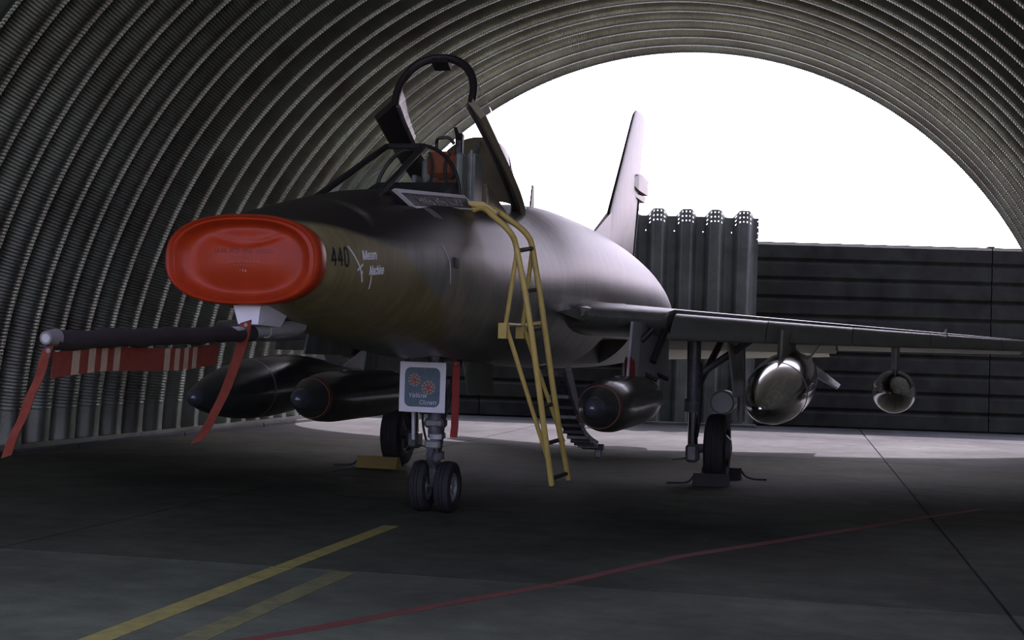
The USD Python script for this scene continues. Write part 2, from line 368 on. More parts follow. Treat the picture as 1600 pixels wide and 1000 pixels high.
# ------------------------------------------------------------------ THE AIRCRAFT (x left, y aft from the intake lip, z up)
jet = thing('fighter_jet', 'camouflaged single-seat fighter jet with open canopy, parked nose first in the shelter', 'aircraft', air(0, 0), AIR[2])
T = np.array([  # s, bottom, top, half width, exponent
    [0.00, 1.585, 2.065, 0.455, 2.5], [0.30, 1.54, 2.14, 0.505, 2.4], [0.70, 1.485, 2.235, 0.545, 2.3], [1.2, 1.43, 2.345, 0.59, 2.25], [1.8, 1.365, 2.455, 0.63, 2.2],
    [2.5, 1.30, 2.535, 0.665, 2.2], [3.3, 1.255, 2.57, 0.695, 2.2], [4.3, 1.235, 2.60, 0.725, 2.15], [5.0, 1.225, 2.67, 0.745, 2.1], [5.7, 1.215, 2.78, 0.765, 2.1],
    [6.6, 1.20, 2.845, 0.785, 2.05], [8.0, 1.19, 2.865, 0.80, 2.0], [9.5, 1.20, 2.835, 0.80, 2.0], [11.0, 1.23, 2.755, 0.76, 2.0], [12.3, 1.29, 2.63, 0.68, 2.0], [13.4, 1.37, 2.45, 0.57, 2.0], [14.36, 1.46, 2.24, 0.44, 2.0]])
fb, ft, fw, fe = (Pchip(T[:, 0], T[:, i]) for i in (1, 2, 3, 4))
def sec_point(s, th, grow=0.0):
    b, t, a, e = fb(s), ft(s), fw(s), fe(s); zc, h = (b + t) / 2, (t - b) / 2
    c, q = math.cos(th), math.sin(th)
    return ((a + grow) * math.copysign(abs(c) ** (2 / e), c), s, zc + (h + grow) * math.copysign(abs(q) ** (2 / e), q))
def skin(s, z, off=0.003):
    """half width of the body at station s and height z"""
    b, t, a, e = fb(s), ft(s), fw(s), fe(s); zc, h = (b + t) / 2, (t - b) / 2
    k = np.clip(np.abs((z - zc) / h), 0, 0.999)
    return a * (1 - k ** e) ** (1 / e) + off
st = np.unique(np.r_[np.linspace(0, 2, 17), np.linspace(2, 14.36, 56)])
th = np.linspace(0, 2 * PI, 72, endpoint=False)
body = loft([[sec_point(s, a) for a in th] for s in st])
body = to_manifold(body)
CK0, CK1 = 2.95, 4.72
pit = hull([(x * w, s, z) for s in (CK0, CK1) for x in (-1, 1) for w, z in ((0.30, 1.72), (0.37, 2.35), (0.37, 3.2))])
body = body - to_manifold(pit)
well = box(-0.24, 0.24, 2.9, 4.6, 1.0, 1.50); body = body - to_manifold(well)
for x in (-1, 1):
    body = body - to_manifold(hull([(x * l, s, z) for l, z in ((.28, 1.0), (1.2, 1.0), (1.2, 1.60), (.34, 1.52)) for s in (7.55, 9.1)] + [(x * l, s, z) for l, s, z in ((.40, 7.25, 1.0), (1.2, 7.45, 1.0), (1.2, 7.5, 1.45))]))
part(jet, 'fuselage', body, 'camo_body', smooth=28, label='long round camouflaged fuselage, tan cheeks on the nose')
# bare lip ring round the intake
lip = loft([[sec_point(s, a, g) for a in th] for s, g in ((0.0, -0.03), (-0.012, -0.012), (-0.006, 0.006), (0.03, 0.010), (0.055, 0.004), (0.055, -0.01))], caps=True)
part(jet, 'intake_lip', lip, 'canopy_metal', smooth=40)
noz = lathe([(0, .44), (.02, .44), (.25, .40), (.40, .37), (.40, .33), (.1, .30), (0.09, .02)], 48)
part(jet, 'exhaust_nozzle', moved(noz, 0, 14.33, 1.85), 'dark_frame')
# cockpit lining, panel, seat
tub = [box(-.36, -.345, CK0 + .02, CK1 - .02, 1.8, 2.50), box(.345, .36, CK0 + .02, CK1 - .02, 1.8, 2.50), box(-.36, .36, CK0 + .02, CK1 - .02, 1.74, 1.76), box(-.34, -.20, CK0 + .05, 4.3, 1.8, 2.25), box(.20, .34, CK0 + .05, 4.3, 1.8, 2.25)]
part(jet, 'cockpit_lining', merge(*tub), 'cockpit_dark', smooth=False)
ip = hull([(x, s, z) for x in (-.33, .33) for s, z in ((2.60, 2.50), (3.02, 2.66), (3.05, 2.60), (3.0, 2.15), (2.96, 2.15))])
dash = part(jet, 'instrument_panel', ip, 'cockpit_dark', smooth=False)
for x in (-.2, -.07, .07, .2):
    part(dash, 'dial', moved(lathe([(0, .045), (.012, .045), (.012, .036), (.006, .034), (.006, .001)], 16), x, 3.03, 2.42), 'zinc_green')
seat = part(jet, 'ejection_seat', merge(box(-.22, .22, 3.78, 3.86, 1.8, 2.95, .02), box(-.22, .22, 3.35, 3.86, 1.95, 2.15, .03), box(-.25, -.21, 3.62, 3.86, 2.2, 2.80, .01)), 'zinc_green')
part(seat, 'headrest', turned(box(-.125, .125, 3.60, 3.77, 2.78, 3.00, .045), .12, (1, 0, 0), (0, 3.7, 2.9)), 'seat_red', label='red padded headrest')
part(seat, 'back_cushion', box(-.17, .17, 3.62, 3.77, 2.2, 2.76, .05), 'seat_red')
for x in (-.09, .09):
    part(seat, 'harness_strap', tube(smooth_path([(x, 3.59, 2.98), (x * .6, 3.575, 2.85), (x * 1.1, 3.60, 2.55), (x, 3.56, 2.25)]), .013, 6), 'cockpit_dark')
part(seat, 'side_frame', merge(box(.175, .235, 3.45, 3.80, 2.15, 2.96, .02), box(.235, .30, 3.60, 3.86, 2.40, 2.98, .015), tube([(.27, 3.6, 2.35), (.27, 3.6, 3.0)], .015, 8)), 'zinc_green', label='pale green frame at the side of the seat')
part(seat, 'curtain_handle', tube(smooth_path([(-.05, 3.66, 2.98), (-.05, 3.65, 3.06), (-.03, 3.63, 3.10), (.04, 3.63, 3.11), (.10, 3.66, 3.06)]), .014, 8), 'dark_frame')
part(seat, 'canopy_breaker', merge(box(.09, .15, 3.72, 3.78, 2.95, 3.16, .01), hull([(.10, 3.72, 3.10), (.14, 3.72, 3.10), (.09, 3.66, 3.2), (.12, 3.66, 3.2), (.11, 3.78, 3.14)])), 'dark_frame')
part(jet, 'seat_rail', merge(box(-.3, .3, 4.0, 4.06, 1.8, 2.75, .01), hull([(x, s, z) for x in (-.28, .28) for s, z in ((4.06, 2.45), (4.06, 2.78), (4.75, 2.45), (4.75, 2.60))])), 'canopy_metal')

# windshield: a flat pane between slanting posts, two side panes, a rear bow
A0, A1 = (0.22, 1.50, 2.36), (0.15, 2.72, 2.90)
BR = 0.335
def bow_pt(a, r=BR, s=3.03): return (r * math.cos(a) * 1.05, s + 0.06 * math.sin(a), 2.52 + 0.44 * math.sin(a))
bow = [bow_pt(a) for a in np.linspace(0, PI, 25)]
ws = part(jet, 'windshield', merge(*[tube([(x * A0[0], A0[1], A0[2]), (x * A1[0], A1[1], A1[2])], .024, 8) for x in (-1, 1)], tube(bow, .016, 8), tube([(-A0[0], A0[1], A0[2]), (A0[0], A0[1], A0[2])], .022, 8), tube([(-A1[0], A1[1], A1[2]), (A1[0], A1[1], A1[2])], .022, 8),
      *[tube(smooth_path([(x * A0[0], A0[1], A0[2]), (x * .33, 2.1, 2.42), (x * .36, 3.03, 2.52)]), .022, 8) for x in (-1, 1)]), 'dark_frame', label='dark windshield frame of slanting posts')
part(ws, 'front_pane', trimesh.Trimesh([(-A0[0], A0[1], A0[2]), (A0[0], A0[1], A0[2]), (A1[0], A1[1], A1[2]), (-A1[0], A1[1], A1[2])], [[0, 1, 2], [0, 2, 3]], process=False), 'windshield_glass', smooth=False)
for x in (-1, 1):
    low = smooth_path([(x * A0[0], A0[1], A0[2]), (x * .33, 2.1, 2.42), (x * .36, 3.03, 2.52)], 6)
    hi = np.array([np.array([x * A0[0], A0[1], A0[2]]) * (1 - t) + np.array([x * A1[0], A1[1], A1[2]]) * t for t in np.linspace(0, 1, 7)] + [np.array(bow_pt(a)) * [x, 1, 1] for a in np.linspace(PI * .36, 0.0, 6)])
    lo = np.array([low[int(round(i * (len(low) - 1) / (len(hi) - 1)))] for i in range(len(hi))])
    part(ws, 'side_pane', trimesh.Trimesh(np.vstack([lo, hi]), grid_faces(2, len(hi), False), process=False), 'windshield_glass', smooth=True)
tp = np.array([[x * A1[0], A1[1], A1[2]] for x in (-1, 1)] + [bow_pt(a) for a in np.linspace(PI * .36, PI * .64, 5)])
part(ws, 'top_pane', hull(tp), 'windshield_glass', smooth=False)

# canopy, hinged behind the seat and raised 24 degrees
HS, HZ, TH = 5.26, 2.66, math.radians(24)
def lift(P):
    P = np.array(P, float); ds, dz = P[..., 1] - HS, P[..., 2] - HZ; Q = P.copy()
    Q[..., 1] = HS + ds * math.cos(TH) + dz * math.sin(TH); Q[..., 2] = HZ - ds * math.sin(TH) + dz * math.cos(TH); return Q
cs = np.array([3.25, 3.6, 4.0, 4.4, 4.8, 5.1, 5.28])
wg, zb, zt, wr, zr = (Pchip(cs, v) for v in ([.325, .35, .36, .35, .32, .28, .24], [2.50, 2.50, 2.51, 2.53, 2.57, 2.62, 2.65], [2.965, 3.03, 3.05, 3.03, 2.95, 2.86, 2.80], [.455, .46, .46, .45, .41, .35, .30], [2.36, 2.37, 2.39, 2.42, 2.48, 2.56, 2.61]))
def can_arc(s, n=33, g=0.0):
    a = np.linspace(0, PI, n); c, q = np.cos(a), np.sin(a)
    bulge = 1 + 0.07 * np.sin(2 * np.minimum(a, PI - a)) 
    return np.stack([(wg(s) + g) * np.sign(c) * np.abs(c) ** 0.92 * bulge, np.full(n, s), zb(s) + (zt(s) - zb(s) + g) * q ** 0.92], 1)
def shell(s0, s1, g0, n=9):
    o = [can_arc(s, g=g0) for s in np.linspace(s0, s1, n)]
    return lift(np.array(o))
can = part(jet, 'canopy', None or trimesh.Trimesh(*(lambda O, I: (np.vstack([O.reshape(-1, 3), I.reshape(-1, 3)]), np.vstack([np.array(grid_faces(9, 33, False)), np.array(grid_faces(9, 33, False))[:, ::-1] + 9 * 33])))(shell(4.52, 5.28, 0.0), shell(4.52, 5.28, -0.012)), process=False), 'canopy_metal', smooth=40, label='raised canopy, its metal rear fairing')
part(can, 'canopy_glass', trimesh.Trimesh(shell(3.27, 4.54, -0.004).reshape(-1, 3), grid_faces(9, 33, False), process=False), 'canopy_glass', smooth=True, label='clear canopy bubble')
part(can, 'canopy_bow', tube(lift(can_arc(3.25, 41)), .034, 10), 'dark_frame', label='dark front bow of the canopy')
for x in (-1, 1):
    rings = []
    for s in np.linspace(3.22, 5.28, 15):
        a, b = np.array([x * wg(s), s, zb(s) + .02]), np.array([x * wr(s), s, zr(s)]); o = np.array([x * .018, 0, .018])
        rings.append(lift([a - o, a + o, b + o, b - o]))
    part(can, 'sill_frame', loft(rings), 'canopy_metal' if x > 0 else 'dark_frame', smooth=30)
    part(can, 'seal_rail', tube(lift([(x * (wg(s) - .03), s, zb(s) - .005) for s in np.linspace(3.25, 5.2, 9)]), .018, 8), 'gear_grey')
part(can, 'canopy_latch', hull(lift([(x, s, z) for x in (-.07, .07) for s in (3.22, 3.34) for z in (2.90, 2.945)])), 'dark_frame')
part(can, 'canopy_strut', tube([(0.0, 4.35, 2.6), lift(np.array([0.0, 4.55, 2.98]))], .022, 8), 'gear_grey')
for x in (.20, -.20):
    part(jet, 'hinge_fairing', moved(lathe([(-.28, .001), (-.24, .03), (-.1, .055), (.1, .055), (.3, .03), (.42, .001)], 14), x, 5.55, 2.70), 'grey_paint')
part(jet, 'blade_antenna', hull([(x * w, s, z) for x in (-1, 1) for w, s, z in ((.008, 6.70, 2.80), (.008, 6.86, 2.80), (.005, 6.78, 3.10), (.005, 6.83, 3.10))]), 'dark_frame')

# wings
def airfoil(chord, tk, n=14):
    x = (1 - np.cos(np.linspace(0, PI, n))) / 2
    y = tk / .2 * (.2969 * np.sqrt(x) - .126 * x - .3516 * x ** 2 + .2843 * x ** 3 - .1036 * x ** 4)
    return np.vstack([np.stack([x, y], 1), np.stack([x, -y], 1)[::-1][1:-1]]) * [chord, chord]
def wing_le(l): return 4.58 + 1.157 * l
def wing_ch(l): return 5.05 - (5.05 - 1.35) * l / 5.88
def wing_z(l): return 1.735 - 0.016 * l
SL = 0.13
def wing(sgn, slat_from):
    rings = []
    for l in (0.45, 1.0, 1.5, 1.52, 2.5, 3.5, 4.5, 5.5, 5.80, 5.88):
        c = wing_ch(l); cut = c * SL if l > slat_from else 0
        tk = .075 if l < 5.85 else .03
        A = airfoil(c, tk); A = A.copy()
        if cut: A[:, 0] = np.maximum(A[:, 0], cut + 0.15 * np.abs(A[:, 1]) * 0)
        rings.append([(sgn * l, wing_le(l) + p, wing_z(l) + q) for p, q in A])
    return loft(rings)
def slat(sgn, l0, l1):
    rings = []
    for l in np.linspace(l0, l1, 4):
        k = (l - 1.56) / 4.25; hh = .088 * (1 - k) + .028 * k; cc = .31 * (1 - k) + .125 * k
        a = np.linspace(0, 2 * PI, 28, endpoint=False); d = math.radians(24)
        p, q = cc * np.cos(a), hh * np.sin(a)
        q = q * np.where(p > 0, 1 - .55 * (p / cc) ** 2, 1.0)
        X, Z = p * math.cos(d) - q * math.sin(d), p * math.sin(d) + q * math.cos(d)
        rings.append([(sgn * l, wing_le(l) + cc * .55 + x, wing_z(l) - .045 * (1 - k) - .01 * k + z) for x, z in zip(X, Z)])
    return loft(rings)
def flap(sgn, l0, l1, d0, d1):
    rings = []
    for l, d in ((l0, d0), (l1, d1)):
        c = wing_ch(l); s0 = wing_le(l) + c * .76; ch = c * .26; z0 = wing_z(l) - .03
        rings.append([(sgn * l, s0, z0 + .045), (sgn * l, s0 + ch * .5, z0 + .02 - d * .5), (sgn * l, s0 + ch, z0 - d), (sgn * l, s0 + ch * .98, z0 - d - .012), (sgn * l, s0 + ch * .4, z0 - .03 - d * .45), (sgn * l, s0 - .03, z0 - .035)])
    return loft(rings)
for sgn in (1, -1):
    w = part(jet, 'wing', wing(sgn, 1.51), 'camo', smooth=40)
    for k in range(5):
        l0 = 1.56 + k * .85; part(w, 'slat', slat(sgn, l0 + .003, l0 + .847), 'slat_green', smooth=40)
    part(w, 'flap', flap(sgn, .98, 3.0, .22, .17), 'pale_under', smooth=30); part(w, 'aileron', flap(sgn, 3.03, 5.35, .13, .06), 'pale_under', smooth=30)
    part(w, 'wing_fence', hull([(sgn * 4.30 + x, s, z) for x in (-.006, .006) for s, z in ((wing_le(4.3) + .02, 1.70), (wing_le(4.3) + .10, 1.80), (wing_le(4.3) + 1.3, 1.77), (wing_le(4.3) + 1.4, 1.70))]), 'camo', smooth=False)
    part(w, 'root_fillet', hull([(sgn * l, s, z) for l, s, z in ((.72, 5.0, 1.73), (.86, 5.35, 1.79), (.86, 5.35, 1.67), (.70, 8, 1.98), (1.02, 8, 1.83), (.95, 9.4, 1.72), (.68, 9.4, 1.9), (.7, 8, 1.6))]), 'camo', smooth=30)
    # low tailplane
    rings = []
    for l in (.40, 1.5, 2.70, 2.78):
        c = 2.0 - (2.0 - .75) * (l - .4) / 2.38; A = airfoil(c, .055 if l < 2.75 else .02, 10); s0 = 11.95 + 1.08 * (l - .4)
        rings.append([(sgn * l, s0 + p, 1.475 + q - (p - .5) * .095) for p, q in A])
    part(jet, 'tailplane', loft(rings), 'pale_under', smooth=40)
# fin
rings = []
for z, s0, s1 in ((2.45, 10.15, 12.92), (2.75, 10.60, 12.98), (3.3, 11.02, 13.16), (4.0, 11.76, 13.40), (4.6, 12.38, 13.60), (4.86, 12.66, 13.68), (4.95, 12.85, 13.66), (4.985, 13.15, 13.5)):
    A = airfoil(s1 - s0, .05 if z < 4.93 else .025, 12); rings.append([(q, s0 + p, z) for p, q in A])
fin = part(jet, 'tail_fin', loft(rings), 'camo', smooth=40)
part(fin, 'dorsal_fillet', hull([(x * w, s, z) for x in (-1, 1) for w, s, z in ((.01, 9.75, 2.80), (.05, 10.4, 2.75), (.02, 10.9, 3.20), (.05, 11.2, 2.8), (.03, 11.1, 3.28))]), 'camo', smooth=30)
part(fin, 'warning_aerial', hull([(x * w, s, z) for x in (-1, 1) for w, s, z in ((.02, 12.75, 3.95), (.06, 13.0, 4.03), (.07, 13.2, 4.05), (.07, 13.78, 4.02), (.07, 13.78, 3.80), (.06, 13.0, 3.80), (.02, 12.75, 3.85))]), 'camo', smooth=False)
part(fin, 'vent_pipe', hull([(x * w, s, z) for x in (-1, 1) for w, s, z in ((.02, 12.95, 3.74), (.045, 13.70, 3.78), (.045, 13.66, 3.68), (.02, 12.95, 3.70))]), 'camo', smooth=False)
part(fin, 'rudder_post', tube([(0.0, 12.99, 2.62), (0.0, 13.42, 3.9)], .018, 8), 'camo')

# nose gear
ng = part(jet, 'nose_gear', merge(tube([(0, 3.66, 1.45), (0, 3.74, .62)], .065, 16), tube([(0, 3.735, .66), (0, 3.755, .42)], .045, 16), tube([(0, 3.745, .50), (0, 3.75, .44)], .075, 16), hull([(x, s, z) for x in (-.03, .03) for s, z in ((3.66, .42), (3.80, .42), (3.72, .21), (3.82, .21))])), 'gear_grey', label='nose landing gear strut')
part(ng, 'axle', tube([(-.15, 3.77, .215), (.15, 3.77, .215)], .022, 10), 'gear_grey'); part(ng, 'drag_brace', tube([(0, 3.75, .58), (0, 4.35, 1.25)], .03, 10), 'gear_grey')
part(ng, 'hose', tube(smooth_path([(.06, 3.72, 1.2), (.09, 3.69, .9), (.07, 3.70, .62), (.05, 3.72, .5)]), .012, 6), 'rubber'); part(ng, 'hose', tube(smooth_path([(-.06, 3.72, 1.1), (-.10, 3.68, .8), (-.05, 3.70, .55)]), .01, 6), 'rubber')
part(ng, 'steering_unit', box(-.085, .085, 3.66, 3.80, .70, .78, .02), 'gear_grey'); part(ng, 'taxi_light', merge(box(-.06, .07, 3.62, 3.69, .53, .60, .015)), 'hub')
for q in (((3.68, .60), (3.70, .56), (3.57, .48), (3.58, .45)), ((3.57, .47), (3.585, .44), (3.70, .36), (3.71, .33))):
    part(ng, 'torque_link', hull([(x, s, z) for x in (-.025, .025) for s, z in q]), 'gear_grey')
part(ng, 'steering_rod', tube([(-.17, 3.62, 1.0), (-.155, 3.62, .60)], .016, 8), 'pale_metal')
part(ng, 'oleo_collar', tube([(.015, 3.73, .655), (.015, 3.735, .615)], .072, 16), 'pale_metal')
def tyre(r, w, hub_r):
    pr = [(-w * .30, hub_r), (-w * .46, hub_r + .02), (-w * .5, r * .80), (-w * .40, r * .955), (-w * .22, r), (-w * .12, r), (-w * .11, r - .008), (-w * .08, r - .008), (-w * .07, r), (w * .07, r), (w * .08, r - .008), (w * .11, r - .008), (w * .12, r), (w * .22, r), (w * .40, r * .955), (w * .5, r * .80), (w * .46, hub_r + .02), (w * .30, hub_r)]
    a = np.linspace(0, 2 * PI, 40, endpoint=False)
    R = [np.stack([np.full(40, p), q * np.cos(a), q * np.sin(a)], 1) for p, q in pr + [pr[0]]]
    return loft(R, caps=False)
def wheel_hub(r, w):
    return merge(lathe([(-w * .33, .001), (-w * .33, r * .3), (-w * .2, r * .36), (-w * .2, r * .8), (-w * .34, r * .9), (-w * .34, r), (w * .34, r), (w * .34, r * .9), (w * .2, r * .8), (w * .2, r * .36), (w * .33, r * .3), (w * .33, .001)], 28, 'x'),
                 *[turned(box(sx * w * .19 - .008, sx * w * .19 + .008, r * .34, r * .84, -r * .09, r * .09), k * PI / 4, (1, 0, 0)) for k in range(8) for sx in (-1, 1)])
for x in (-1, 1):
    t_ = part(jet, 'nose_wheel', moved(tyre(.212, .145, .118), x * .108, 3.77, .212), 'rubber', label='nose wheel with a pale spoked hub')
    part(t_, 'hub', moved(wheel_hub(.12, .145), x * .108, 3.77, .212), 'hub')
for x in (-1, 1):
    part(jet, 'nose_gear_door', hull([(x * l, s, z) for l, s, z in ((.25, 3.6, 1.26), (.25, 4.5, 1.24), (.265, 3.6, 1.26), (.265, 4.5, 1.24), (.275, 3.7, .98), (.275, 4.45, .98), (.29, 3.7, .98), (.29, 4.45, .98))]), 'camo', smooth=False)
# main gear
for x in (1, -1):
    g = part(jet, 'main_gear', merge(tube([(x * 1.60, 7.85, 1.70), (x * 1.60, 7.95, .80)], .075, 16), tube([(x * 1.60, 7.94, .90), (x * 1.60, 7.96, .78)], .10, 16)), 'gear_grey', label='main landing gear strut')
    part(g, 'axle_block', merge(box(*sorted((x * 1.53, x * 1.67)), 7.9, 8.1, .22, .42, .03), tube([(x * 1.60, 8.02, .37), (x * 1.98, 8.15, .37)], .05, 12), tube([(x * 1.55, 7.93, .27), (x * 1.40, 7.84, .25)], .012, 6)), 'gear_grey')
    part(g, 'drag_brace', tube([(x * 1.6, 7.95, .95), (x * 1.75, 9.1, 1.55)], .04, 10), 'gear_grey'); part(g, 'side_brace', tube([(x * 1.62, 7.9, 1.15), (x * 2.25, 8.15, 1.62)], .04, 10), 'gear_grey')
    part(g, 'hose', tube(smooth_path([(x * 1.68, 7.88, 1.3), (x * 1.70, 7.85, .9), (x * 1.66, 7.88, .5)]), .012, 6), 'rubber')
    part(g, 'oleo_rod', tube([(x * 1.60, 7.95, .82), (x * 1.60, 7.985, .36)], .055, 16), 'chrome')
    t_ = part(jet, 'main_wheel', moved(tyre(.375, .24, .20), x * 1.85, 8.15, .375), 'rubber', label='large main wheel')
    part(t_, 'hub', moved(merge(wheel_hub(.205, .24), moved(lathe([(0, .16), (.05, .15), (.10, .10), (.115, .001)], 24, 'x'), .05) if x > 0 else moved(lathe([(0, .16), (-.05, .15), (-.10, .10), (-.115, .001)], 24, 'x'), -.05)), x * 1.85, 8.15, .375), 'gear_grey')
    part(jet, 'main_gear_door', hull([(x * l, s, z) for l, s, z in ((1.98, 7.5, 1.66), (1.98, 8.9, 1.66), (2.0, 7.5, 1.66), (2.0, 8.9, 1.66), (2.06, 7.6, .95), (2.06, 8.6, .95), (2.08, 7.6, .95), (2.08, 8.6, .95))]), 'camo', smooth=False)
    part(g, 'accumulator', moved(lathe([(0, .12), (.02, .14), (.35, .14), (.38, .12)], 24), x * 1.83, 8.7, .86), 'grey_paint', label='pale grey cylinder behind the main wheel'); part(g, 'door_rod', moved(lathe([(0, .045), (.1, .05), (.3, .05), (.9, .03)], 16, 'z'), x * 1.98, 9.4, .62), 'grey_paint')
# speed brake arm hanging under the belly
sb = []
for t in np.linspace(0, 1, 12):
    p = np.array([.46, 6.0 + 2.05 * t, 1.16 - .80 * t - .16 * math.sin(PI * t)]); hw = .12 * (1 - .35 * t)
    nrm = np.array([0, -.33, -.95]); sb.append([p + [-hw, 0, 0] - nrm * .035, p + [hw, 0, 0] - nrm * .035, p + [hw, 0, 0] + nrm * .035, p + [-hw, 0, 0] + nrm * .035])
br = part(jet, 'speed_brake', loft(sb), 'brake_mottle', smooth=30, label='mottled speed brake arm hanging below the belly')
for t in np.linspace(.15, .9, 9):
    c = np.array([.46, 6.0 + 2.05 * t, 1.16 - .80 * t - .16 * math.sin(PI * t)]); part(br, 'stiffener', box(c[0] - .11, c[0] + .11, c[1] - .02, c[1] + .02, c[2] - .065, c[2] - .02, .006), 'dark_frame' if int(t * 20) % 3 else 'gear_grey', smooth=False)
part(br, 'toe', merge(tube([(.36, 8.05, .33), (.60, 8.05, .33)], .035, 10), box(.50, .58, 8.04, 8.10, .21, .34, .01)), 'gear_grey')
part(br, 'actuator', tube([(.42, 6.9, 1.2), (.46, 7.5, .58)], .035, 10), 'pale_metal')
# pitot boom mount below the lip, boom itself, refuelling probe
part(jet, 'boom_mount', hull([(x, s, z) for x, s, z in ((-.085, .0, 1.59), (.10, .0, 1.59), (-.055, .03, 1.455), (.07, .03, 1.455), (-.06, .5, 1.58), (.08, .5, 1.58), (-.03, .42, 1.45), (.04, .42, 1.45))]), 'sign_white', smooth=False, label='white fairing that carries the pitot boom')
part(jet, 'pitot_boom', merge(tube([(0, .75, 1.44), (0, .25, 1.42), (0, -2.02, 1.335)], [.035, .035, .02], 14), tube([(0.0, .3, 1.42), (0.0, .8, 1.47)], [.04, .05], 14)), 'grey_paint')
part(jet, 'refuelling_probe', merge(tube(smooth_path([(-2.9, 6.35, 1.43), (-2.9, 7.6, 1.45), (-2.9, 8.6, 1.50), (-2.9, 9.2, 1.62)]), .048, 12), tube([(-2.9, 6.33, 1.43), (-2.9, 6.2, 1.43)], [.055, .03], 12)), 'grey_paint')
# small fittings of the nose
part(jet, 'ammunition_vent', box(skin(2.05, 1.98) - .03, skin(2.05, 1.98) + .006, 2.0, 2.10, 1.93, 2.0, .004), 'black_paint', smooth=False)

# writing on the skin
def on_skin(mesh, s0, z0, sx=1.0, shear=0.0, rot=0.0, off=0.002):
    m = mesh.copy(); m = m.subdivide_to_size(.03, 12); x, y, d = m.vertices[:, 0] * sx, m.vertices[:, 1], m.vertices[:, 2]
    X, Y = x * math.cos(rot) - y * math.sin(rot), x * math.sin(rot) + y * math.cos(rot)
    S, Z = s0 + X + shear * Y, z0 + Y
    m.vertices = np.stack([skin(S, Z, off) + d, S, Z], 1); return m
def strokes(polys, w, d=0.002):
    import shapely.geometry as sg, shapely.ops as so
    u = so.unary_union([sg.LineString(p).buffer(w / 2, cap_style=2) for p in polys])
    return merge(*[trimesh.creation.extrude_polygon(g, d, engine='earcut') for g in getattr(u, 'geoms', [u])])
D4 = [[(.055, 0), (.055, .105)], [(.055, .105), (.0, .035)], [(.0, .035), (.075, .035)]]
D0 = [[(.0, .02), (.0, .085)], [(.0, .085), (.02, .105)], [(.02, .105), (.05, .105)], [(.05, .105), (.065, .085)], [(.065, .085), (.065, .02)], [(.065, .02), (.05, 0)], [(.05, 0), (.02, 0)], [(.02, 0), (0, .02)]]
for d_, x_ in ((D4, 0), (D4, .105), (D0, .215)):
    part(jet, 'number_digit', on_skin(moved(strokes(d_, .016), x_), .12, 1.81, .69, 0, .07), 'black_paint', smooth=False, label='black digit of the number 440 on the tan nose')
sword = strokes([[(0, 0), (.14, -.116)], [(.14, -.116), (.205, -.20)], [(.11, -.135), (.175, -.095)], [(.175, -.135), (.175, -.17)]], .012)
part(jet, 'sword_mark', on_skin(sword, .322, 1.94), 'white_paint', smooth=False)
for word_, s_, z_, k_ in (('Mean', .49, 1.872, 1.0), ('Machine', .595, 1.787, .66)):
    part(jet, 'name_lettering', on_skin(meshkit.text_mesh(word_, .055, .002, True), s_, z_, k_, .12, .1), 'white_paint', smooth=False, label=f'white script word {word_} on the nose')
part(jet, 'sword_mark', on_skin(strokes([[(0, 0), (.03, -.08)]], .010), .63, 1.785), 'white_paint', smooth=False)
Q4 = np.array([(.385, 1.50, 2.405), (.385, 3.10, 2.548), (.43, 1.74, 2.325), (.43, 3.22, 2.470)])        # corners: top fore, top aft, bottom fore, bottom aft
def on_plate(a, b, off=0.0):
    a, b = np.asarray(a, float)[..., None], np.asarray(b, float)[..., None]
    P = (Q4[0] * (1 - a) + Q4[1] * a) * (1 - b) + (Q4[2] * (1 - a) + Q4[3] * a) * b
    return P + np.array([.86, 0, .5]) * off
def plate_patch(a0, a1, b0, b1, o0, o1):
    return hull([on_plate(a, b, o) for a in (a0, a1) for b in (b0, b1) for o in (o0, o1)])
npl = part(jet, 'name_plate', plate_patch(0, 1, 0, 1, -.06, 0), 'plate_dark', smooth=False, label='dark crew name strip along the cockpit sill')
for q in ((-.01, 1.0, -.20, .06), (-.005, 1.01, .93, 1.06), (-.008, .008, 0, 1.0), (.992, 1.008, 0, 1.0)):
    part(npl, 'border', plate_patch(*q, -.02, .005), 'white_paint', smooth=False)
scr = []
rng = np.random.default_rng(11)
for i in range(17):
    if i in (5, 10): continue
    x = i * .065; scr += [[(x, 0), (x + rng.uniform(-.02, .02), .055)], [(x, rng.uniform(.01, .05)), (x + .045, rng.uniform(.0, .055))]]
m_ = strokes(scr, .008); x, y, d = m_.vertices.T
m_.vertices = on_plate(.17 + x / 1.6, .82 - y / .095, .0025) + np.array([.86, 0, .5]) * d[:, None]
part(npl, 'lettering', m_, 'scribble', smooth=False, kind='stuff')
for k in range(3):
    part(jet, 'tally_stroke', on_skin(strokes([[(0, 0), (.07, -.065)]], .012), 1.88 + .055 * k, 2.345), 'scribble', smooth=False)
part(jet, 'white_seam', on_skin(strokes([[(0, .05), (.10, -.05), (.15, -.21)]], .008), 1.81, 2.02), 'white_paint', smooth=False)

